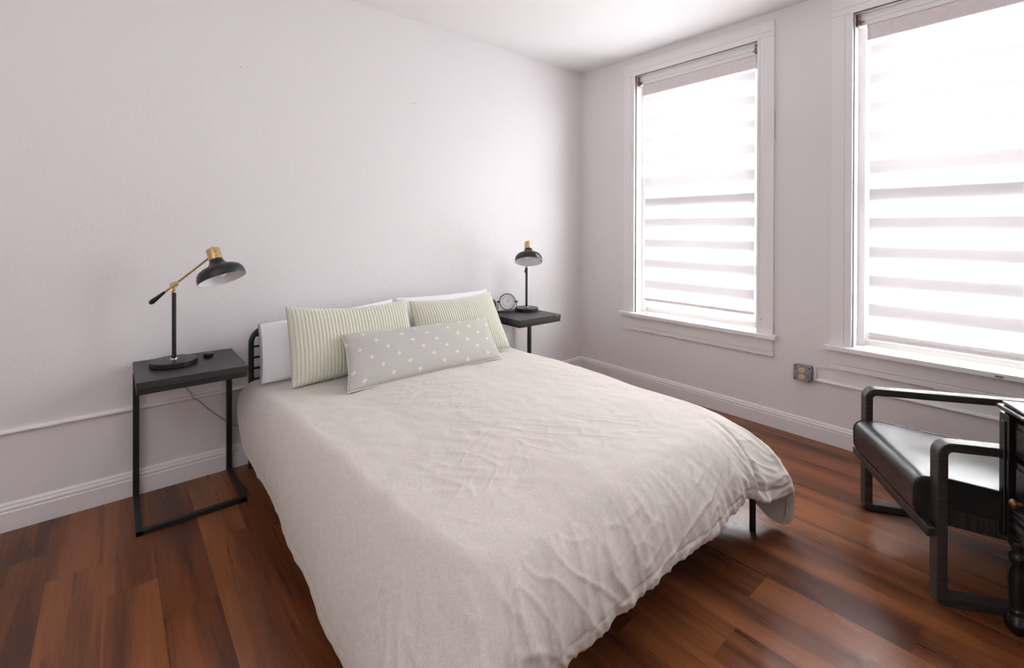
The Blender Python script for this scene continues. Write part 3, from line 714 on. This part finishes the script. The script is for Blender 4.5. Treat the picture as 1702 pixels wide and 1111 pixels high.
def comforter():
    NS, NT_, NH = 720, 104, 90
    shp = [k[0] for k in KEY]; hn = [k[1] for k in KEY]; hm = [k[2] for k in KEY]
    n = len(KEY)-1
    # arc-length spacing along hem+shoulder average
    fine = [i/2000 for i in range(2001)]; acc = [0.0]; pp = None
    for f in fine:
        q = (catmull(shp, f)+catmull(hm, f))*0.5
        if pp is not None: acc.append(acc[-1]+(q-pp).length)
        pp = q
    tot = acc[-1]; ss = []; j = 0
    for i in range(NS+1):
        want = tot*i/NS
        while j < 1999 and acc[j+1] < want: j += 1
        f = (want-acc[j])/max(1e-9, acc[j+1]-acc[j]); ss.append((fine[j]+f*(fine[j+1]-fine[j]), want))
    bm = nb(); uvl = bm.loops.layers.uv.new('UVMap'); uvs = {}
    cols = []
    ncorner = lambda s: 0
    def fb(p): return noise.fractal(p, 1.0, 2.0, 4)
    for (s, arc) in ss:
        Sp = catmull(shp, s); Hp = catmull(hm, s); x = s*n; i = min(int(x), n-1); h = hn[i]*(1-(x-i))+hn[i+1]*(x-i)
        dirv = (Hp-Sp); dirv.z = 0; dirv.normalize()
        # spine
        t_ = max(0.0, min(1.0, (-0.10-Sp.y)/1.72)); spine = V3((-1.93, -0.10-1.15*t_, 0.508 if Sp.y < -0.25 else 0.498))
        footness = max(0.0, min(1.0, (-1.7-Sp.y)/0.2))
        col = []
        for k in range(NT_):
            f = k/NT_; p = spine.lerp(Sp, f); p.z = spine.z+(Sp.z-spine.z)*f*f
            w = min(1.0, f*8)
            q = V3((p.x, p.y, 0))
            d = 0.0085*fb(q*2.3+V3((3.1, 7.7, 0)))
            # long shallow creases on the top of the spread, mostly running away from the foot
            rdg = lambda v: 1-abs(v)
            c1 = noise.noise(V3((p.x*15.0+p.y*9.5, p.y*5.0-p.x*2.2, 1.7))+V3((1, 1, 1))*0.3*noise.noise(q*2.5))
            c2 = noise.noise(V3((p.x*9.0-p.y*17.0, p.y*4.5+p.x*6.5, 5.1)))
            mk = max(0, noise.noise(q*2.1+V3((9, 2, 4)))+0.15)*min(1.0, (1-f)*5+0.02)
            d += 0.0042*mk*(rdg(c1)**7) + 0.0040*mk*(rdg(c2)**7)
            c3 = noise.noise(V3((p.x*16, p.y*16, 8.8))); d += 0.0016*c3
            p.z += d
            v = bm.verts.new(p); col.append(v); uvs[v] = (p.x, p.y)
        L_ = (Hp-Sp).length+0.08
        P0, P1 = Sp, Sp+dirv*h
        P2 = Hp+V3((0, 0, 1))*min(0.16, (Sp.z-Hp.z)*0.55)+dirv*0.012; P3 = Hp
        lastp = None; tan0 = None
        for k in range(NH+1):
            f = k/NH; g = 1-f
            p = P0*g**3+P1*(3*g*g*f)+P2*(3*g*f*f)+P3*f**3
            tg = (P1-P0)*(3*g*g)+(P2-P1)*(6*g*f)+(P3-P2)*(3*f*f); tg.normalize()
            side = V3((-dirv.y, dirv.x, 0)); nrm = side.cross(tg).normalized()
            if nrm.dot(dirv+V3((0, 0, 0.6))) < 0: nrm = -nrm
            a = arc; b = f*L_
            qq = V3((Sp.x, Sp.y, 0)).lerp(V3((p.x, p.y, 0)), min(1, f*3))
            d = 0.0085*(1-f)*fb(V3((p.x, p.y, 0))*2.3+V3((3.1, 7.7, 0)))
            c3 = noise.noise(V3((p.x*16, p.y*16, 8.8+p.z*16))); d += 0.0016*c3
            # gathers that grow towards the hem on the foot side
            gf = footness
            ft = max(0, f-0.18)/0.82
            ac = a-0.40*b+0.05*noise.noise(V3((a*3, b*4, 2)))
            ms = max(0.0, min(1.0, 0.55+1.6*noise.noise(V3((a*2.6, b*2.5, 0.4)))))
            w1 = noise.noise(V3((ac*6.5, b*1.3, 3.3)))
            w2 = (1-min(1, abs(noise.noise(V3((ac*17, b*2.8, 6.1))))*2.8))**2
            w3 = (1-min(1, abs(noise.noise(V3((a*17-b*17, b*6.0+a*2, 9.4))))*3.2))**2
            w5 = (1-min(1, abs(noise.noise(V3((a*14+b*20, b*8.0-a*3, 4.4))))*3.6))**2
            w4 = noise.noise(V3((a*38, b*8, 1.4)))
            d += gf*(ft**0.7)*(0.012*w1+0.010*w2*(0.35+ms)+0.009*w3*ms+0.007*w5*(1.1-ms)+0.0030*w4)
            d += (1-gf)*ft*(0.012*noise.noise(V3((a*4.0, b*2, 3.3)))+0.004*(1-min(1, abs(noise.noise(V3((a*7, b*3, 3.3))))*2.5))**2)
            # crisp fold where the right corner flap begins, and pull lines in the flap
            xx = s*n
            d += -0.020*math.exp(-((xx-13.55-0.25*(1-f))/0.13)**2)*min(1, f*1.6)
            d += 0.012*math.exp(-((xx-13.1-0.2*(1-f))/0.2)**2)*min(1, f*1.6)
            d += 0.009*math.exp(-((xx-15.3-0.6*(f-0.5))/0.09)**2)*max(0, math.sin(PI*min(1, max(0, (f-0.15)/0.8))))
            # puckers along the stitched hem
            hemw = max(0, (f-0.86)/0.14); d += hemw*(0.35+0.65*gf)*0.0026*math.sin(a*70+9*noise.noise(V3((a*7, 0, 0))))*(0.5+noise.noise(V3((a*5, 4, 0))))
            d += -0.003*math.exp(-((f-0.925)/0.014)**2)*(0.4+0.6*gf)
            p = p+nrm*d
            p.z += 0.005*hemw*noise.noise(V3((a*13, 2, 2)))
            v = bm.verts.new(p); col.append(v); uvs[v] = (arc, 3+b); lastp = p; tan0 = tg; nn = nrm
        # rolled edge and the lining behind it
        th = 0.030
        for k in range(1, 9):
            al = PI*k/8; c = lastp-nn*(th/2)
            p = c+nn*(th/2)*math.cos(al)+tan0*(th/2)*math.sin(al); v = bm.verts.new(p); col.append(v); uvs[v] = (arc, 3+L_+0.006*k)
        back = lastp-nn*th
        for k in range(1, 14):
            f = 1-k*0.055; g = 1-f
            p = P0*g**3+P1*(3*g*g*f)+P2*(3*g*f*f)+P3*f**3
            tg = (P1-P0)*(3*g*g)+(P2-P1)*(6*g*f)+(P3-P2)*(3*f*f); tg.normalize(); nr = side.cross(tg).normalized()
            if nr.dot(dirv+V3((0, 0, 0.6))) < 0: nr = -nr
            p = p-nr*th
            v = bm.verts.new(p); col.append(v); uvs[v] = (arc, 3+L_+0.06+k*0.02)
        cols.append(col)
    for a, b in zip(cols, cols[1:]):
        for k in range(len(a)-1):
            f = bm.faces.new((a[k], a[k+1], b[k+1], b[k]))
            for l in f.loops: l[uvl].uv = uvs[l.vert]
    me = bpy.data.meshes.new('comforter'); bm.to_mesh(me); bm.free(); me.materials.append(M_duvet)
    me.polygons.foreach_set('use_smooth', [True]*len(me.polygons))
    o = bpy.data.objects.new('comforter', me); COL.objects.link(o)
    return o
cf = comforter(); tag(cf, 'oatmeal linen comforter spread over the bed and hanging past its foot', 'comforter')

# ------------------------------------------------------------------ pillows
def pillow(name, BLc, BRc, TRc, TLc, T, m, label, group=None, pinch=0.03, pu=None, ribs=0, nu=120, nv=64, edge=0.0, power=0.42, piping=None, seed=0, sag=0.0, flat_left=0.0):
    BLc, BRc, TRc, TLc = [Vector(c) for c in (BLc, BRc, TRc, TLc)]
    ctr = (BLc+BRc+TRc+TLc)/4
    uax = ((BRc-BLc)+(TRc-TLc)).normalized(); vax = ((TLc-BLc)+(TRc-BRc)).normalized(); nax = uax.cross(vax).normalized()   # faces the room
    Wd = ((BRc-BLc).length+(TRc-TLc).length)/2; Ht = ((TLc-BLc).length+(TRc-BRc).length)/2
    bm = nb(); uvl = bm.loops.layers.uv.new('UVMap'); rb = bm.verts.layers.float.new('rib'); uvs = {}
    def base(u, v):   # u,v in 0..1
        p = BLc*(1-u)*(1-v)+BRc*u*(1-v)+TRc*u*v+TLc*(1-u)*v
        U, Vv = 2*u-1, 2*v-1
        p = p - uax*(U*(pinch if pu is None else pu)*(1-Vv*Vv)) - vax*((Vv if Vv > 0 else 0.3*Vv)*pinch*(1-U*U))
        return p
    grids = []
    for side in (1, -1):
        g = []
        for j in range(nv+1):
            row = []
            for i in range(nu+1):
                u, v = i/nu, j/nv
                U, Vv = 2*u-1, 2*v-1
                th = T/2*(max(0.0, (1-abs(U)**2.6))*max(0.0, (1-abs(Vv)**2.6)))**power
                if flat_left: th *= min(1.0, max(0.0, (u-0.02)/flat_left))**0.6 if u < flat_left else 1.0
                w = noise.noise(V3((u*3+seed, v*2.2, seed*1.7+side)))*0.10+noise.noise(V3((u*7+seed, v*5, seed+side*3)))*0.05
                # radiating puckers at the corners
                cr = max(0, abs(U)+abs(Vv)-1.25)
                w += 0.25*cr*noise.noise(V3((math.atan2(1-abs(Vv), 1-abs(U)+0.001)*5, seed, side+U)))
                th *= (1+w)
                p = base(u, v)
                rv = 1.0
                if ribs and side == 1:
                    ph = u*ribs; s_ = abs(math.sin(PI*ph)); rv = min(1, s_**0.6*1.35); e_ = min(1, min(u, 1-u)*40)*min(1, min(v, 1-v)*14)
                    th += 0.0034*s_**0.7*e_
                p = p + nax*(side*th)
                p.z -= sag*math.sin(PI*u)*v*0.0
                if 0 < i < nu and 0 < j < nv or side == 1:
                    vt = bm.verts.new(p); vt[rb] = rv
                    uvs[vt] = (u*Wd, v*Ht+(0 if side == 1 else 5)); row.append(vt)
                else: row.append(grids[0][j][i])
            g.append(row)
        grids.append(g)
        for j in range(nv):
            for i in range(nu):
                q = (g[j][i], g[j][i+1], g[j+1][i+1], g[j+1][i])
                f = bm.faces.new(q if side == 1 else q[::-1])
                for l in f.loops: l[uvl].uv = uvs[l.vert]
    me = bpy.data.meshes.new(name)
    for v in bm.verts: v.co -= ctr
    bm.to_mesh(me); bm.free(); me.materials.append(m)
    me.polygons.foreach_set('use_smooth', [True]*len(me.polygons))
    o = bpy.data.objects.new(name, me); COL.objects.link(o); o.location = ctr
    tag(o, label, 'pillow', group)
    if piping:
        pts = [base(i/60, 0) for i in range(60)]+[base(1, i/24) for i in range(24)]+[base(1-i/60, 1) for i in range(60)]+[base(0, 1-i/24) for i in range(24)]
        bm = nb(); tube(bm, [p-ctr for p in pts], 0.0028, 8, closed=True); link('piping', bm, piping, o)
    return o
G1, G2 = 'white pillows behind the green ones', 'sage green ribbed pillows'
wl = pillow('pillow', (-2.700, -0.300, 0.500), (-1.965, -0.300, 0.500), (-1.935, -0.165, 0.832), (-2.685, -0.185, 0.776), 0.12, M_white, 'white pillow at the left, its open case end showing past the green pillow', G1, 0.006, seed=2.2, flat_left=0.30, power=0.36)
wr = pillow('pillow', (-1.925, -0.300, 0.500), (-1.245, -0.300, 0.500), (-1.200, -0.165, 0.838), (-1.915, -0.165, 0.838), 0.12, M_white, 'white pillow at the right, only its top edge showing above the green', G1, 0.012, seed=5.1, power=0.36)
gl = pillow('pillow', (-2.600, -0.480, 0.503), (-1.925, -0.470, 0.505), (-1.905, -0.285, 0.845), (-2.583, -0.300, 0.872), 0.13, M_rib, 'sage ribbed pillow nearest the left lamp', G2, 0.034, 0.006, ribs=38, nu=304, nv=60, seed=1.0)
gr = pillow('pillow', (-1.905, -0.480, 0.503), (-1.300, -0.545, 0.503), (-1.275, -0.290, 0.842), (-1.890, -0.300, 0.835), 0.12, M_rib, 'sage ribbed pillow nearest the right lamp and clock', G2, 0.026, 0.006, ribs=38, nu=304, nv=60, seed=3.4)
lum = pillow('lumbar_pillow', (-2.420, -0.712, 0.507), (-1.500, -0.707, 0.510), (-1.430, -0.456, 0.708), (-2.356, -0.460, 0.724), 0.10, M_motif, 'long grey lumbar pillow dotted with small white stitched flowers', None, 0.018, nu=200, nv=60, seed=4.2, piping=M_piping, power=0.38)

# ------------------------------------------------------------------ armchair
def armchair():
    fx = math.radians(-56.5)      # back direction
    r = empty('armchair', (-0.863, -2.415, 0), fx-(-PI/2), label='black wood armchair with black leather seat, under the right window', cat='armchair')
    # local: +x = towards the window side arm, -y = back ; front at y=0
    hw, wd, th, LN, HT = 0.282, 0.050, 0.030, 0.66, 0.552
    for s in (-1, 1):
        xc = s*hw
        def loop(inset, n=6, rad=0.045):
            z0, z1, y0, y1 = 0.0+inset, HT-inset, -LN+inset, 0.0-inset; rr = max(0.012, rad-inset); rr0 = 0.018 if inset == 0 else 0.004
            pts = []
            for cy, cz, a0, q in ((y1, z1, 0, rr), (y0, z1, 90, rr), (y0, z0, 180, rr0), (y1, z0, 270, rr0)):
                sy = -1 if cy == y1 else 1; sz = -1 if cz == z1 else 1
                for k in range(n+1):
                    a = math.radians(a0+90*k/n); pts.append((cy+sy*q+q*math.cos(a), cz+sz*q+q*math.sin(a)))
            return pts
        bm = nb(); A = loop(0.0); Bp = loop(th)
        ring = []
        for x in (xc-wd/2, xc+wd/2):
            ring.append(([bm.verts.new((x, a, b)) for a, b in A], [bm.verts.new((x, a, b)) for a, b in Bp]))
        n = len(A)
        for i in range(n):
            j = (i+1) % n
            (o0, i0), (o1, i1) = ring
            bm.faces.new((o0[i], o0[j], o1[j], o1[i])); bm.faces.new((i0[i], i1[i], i1[j], i0[j]))
            bm.faces.new((o0[i], i0[i], i0[j], o0[j])); bm.faces.new((o1[i], o1[j], i1[j], i1[i]))
        link('arm_frame', bm, M_ash2, r, bevel=0.003, seg=2)
    # front and back cross rails, side rails
    bm = nb(); box(bm, -hw-0.030, hw+0.030, 0.006, 0.030, 0.235, 0.262, 0, None)
    box(bm, -hw+wd/2, hw-wd/2, -0.03, 0.006, 0.20, 0.262)
    link('front_rail', bm, M_ash, r, bevel=0.003)
    bm = nb(); box(bm, -hw+wd/2, hw-wd/2, -0.60, -0.57, 0.14, 0.24); link('rear_rail', bm, M_ash, r, bevel=0.003)
    for s in (-1, 1):
        x0 = s*(hw-wd/2-0.014)
        bm = nb(); P = [(0.0, 0.255), (0.0, 0.312), (-0.62, 0.225), (-0.62, 0.168)]; prism(bm, P, 'x', x0-0.013, x0+0.013); link('side_rail', bm, M_ash, r, bevel=0.003)
    # seat cushion: rounded front, leather wrapped
    cw = hw-wd/2-0.004
    prof = []
    fr = [(-0.58, 0.255), (-0.58, 0.335), (-0.30, 0.372), (-0.05, 0.408)]
    for k in range(9):
        a = math.radians(95-100*k/8); prof.append((0.005+0.042*math.cos(a), 0.365+0.042*math.sin(a)))
    P = fr+prof+[(0.045, 0.300), (0.030, 0.268), (0.0, 0.262)]
    bm = nb(); ny = 14
    xs = [-cw+2*cw*k/ny for k in range(ny+1)]
    rings = []
    for x in xs:
        e = 1-abs(x/cw)**6; ring = []
        for (y, z) in P:
            cyy, czz = -0.26, 0.32
            top = 1 if z > 0.33 else 0
            ring.append(bm.verts.new((x, y, z+0.010*top*e*(1-(abs(y+0.25)/0.4)**2 if abs(y+0.25) < 0.4 else 0))))
        rings.append(ring)
    n = len(P)
    for a, b in zip(rings, rings[1:]):
        for i in range(n): bm.faces.new((a[i], a[(i+1) % n], b[(i+1) % n], b[i]))
    bm.faces.new(rings[0][::-1]); bm.faces.new(rings[-1])
    cu = link('seat_cushion', bm, M_leather, r, angle=50, bevel=0.008, seg=3)
    for s in (-1, 1):
        bm = nb(); tube(bm, [(s*cw, y, z) for y, z in P], 0.0030, 8, closed=True); link('piping', bm, M_leather, cu)
    # back rest, leaning back
    MB = Matrix.Translation((0, -0.545, 0.33)) @ Matrix.Rotation(math.radians(18), 4, 'X')
    bm = nb(); box(bm, -cw, cw, -0.09, 0.0, 0.0, 0.46, 0, MB); link('backrest', bm, M_leather, r, bevel=0.03, seg=5)
    bm = nb()
    for s in (-1, 1): box(bm, s*(cw-0.03)-0.014, s*(cw-0.03)+0.014, -0.115, -0.09, -0.12, 0.44, 0, MB)
    link('back_frame', bm, M_ash, r, bevel=0.003)
armchair()

# ------------------------------------------------------------------ desk (only its near corner shows)
def desk():
    # local x: along the drawer face (towards the camera side), local -y: away from the drawers
    ang = math.radians(209.4)
    r = empty('desk', (-1.058, -2.716, 0), ang, label='old black desk with shiny top and turned legs, at the right edge', cat='desk')
    # local +x along e1 (visible top edge); face normal = local -y rotated ; work with: y>0 goes behind the face
    Wd, Dp, HT = 0.62, 1.10, 0.722
    # local y axis = rotate90(e1): for e1=209.4deg, +y is at 299.4deg : away from the bed, the body lies there
    bm = nb(); P = [(0, HT), (0.006, HT), (0.0, HT)]
    box(bm, 0.010, Wd-0.010, 0.010, Dp-0.01, HT-0.012, HT)
    link('top', bm, M_desktop, r, bevel=0.004, seg=3)
    bm = nb(); box(bm, 0.0, Wd, 0.0, Dp, HT-0.026, HT-0.0125); box(bm, 0.012, Wd-0.012, 0.012, Dp-0.012, HT-0.036, HT-0.026)
    link('top_moulding', bm, M_desk, r, bevel=0.005, seg=3)
    o = 0.030; pz = 0.292
    def corner(x, y):
        bm = nb(); box(bm, x-0.024, x+0.024, y-0.024, y+0.024, pz, HT-0.036)
        box(bm, x-0.028, x-0.0245, y-0.010, y+0.010, pz+0.02, HT-0.06); box(bm, x-0.010, x+0.010, y-0.028, y-0.0245, pz+0.02, HT-0.06)
        p = link('corner_post', bm, M_desk, r, bevel=0.003)
        prof = [(0.026, pz), (0.030, pz-0.010), (0.022, pz-0.022), (0.017, pz-0.030), (0.025, pz-0.044), (0.029, pz-0.056), (0.024, pz-0.068), (0.019, pz-0.076), (0.027, pz-0.10), (0.029, pz-0.13), (0.026, pz-0.17), (0.022, 0.095), (0.018, 0.080), (0.024, 0.072), (0.018, 0.064), (0.024, 0.054), (0.030, 0.038), (0.031, 0.026), (0.026, 0.010), (0.016, 0.0)]
        bm = nb(); lathe(bm, [(q*0.85 if z > 0.05 else q, z) for q, z in prof], 32, Matrix.Translation((x+0.008, y+0.008, 0))); link('leg', bm, M_desk, r, angle=60)
    for x in (o, Wd-o):
        for y in (o, Dp-o): corner(x, y)
    # carcass behind the face
    bm = nb(); box(bm, o+0.02, Wd-o-0.02, o+0.005, Dp-o-0.005, pz+0.02, HT-0.037); box(bm, o-0.008, o+0.008, o+0.02, Dp-o-0.02, pz+0.02, HT-0.037); box(bm, Wd-o-0.008, Wd-o+0.008, o+0.02, Dp-o-0.02, pz+0.02, HT-0.037)
    link('carcass', bm, M_desk, r, bevel=0.002)
    for k, (z0, z1) in enumerate(((HT-0.155, HT-0.048), (HT-0.325, HT-0.170))):
        bm = nb(); box(bm, o+0.028, Wd-o-0.028, o-0.012, o+0.004, z0, z1); box(bm, o+0.045, Wd-o-0.045, o-0.016, o-0.012, z0+0.018, z1-0.018)
        d = link('drawer', bm, M_desk, r, bevel=0.003)
        bm = nb(); Mk = Matrix.Translation((o+0.070 if k else Wd/2, o-0.016, (z0+z1)/2-(0.042 if k else 0))) @ Matrix.Rotation(PI/2, 4, 'X')
        lathe(bm, [(0.006, -0.002), (0.006, 0.010), (0.013, 0.014), (0.014, 0.020), (0.009, 0.025), (0.002, 0.026)], 20, Mk); link('knob', bm, M_knob, d)
    bm = nb()
    for z in (pz+0.100, pz+0.082): box(bm, o+0.024, Wd-o-0.024, o-0.020, o+0.002, z, z+0.007)
    for z in (pz+0.052, pz+0.028): box(bm, o+0.024, Wd-o-0.024, o-0.024, o+0.002, z, z+0.008)
    box(bm, o+0.024, Wd-o-0.024, o-0.014, o+0.004, pz+0.015, pz+0.108)
    link('apron_moulding', bm, M_desk, r, bevel=0.0025)
desk()
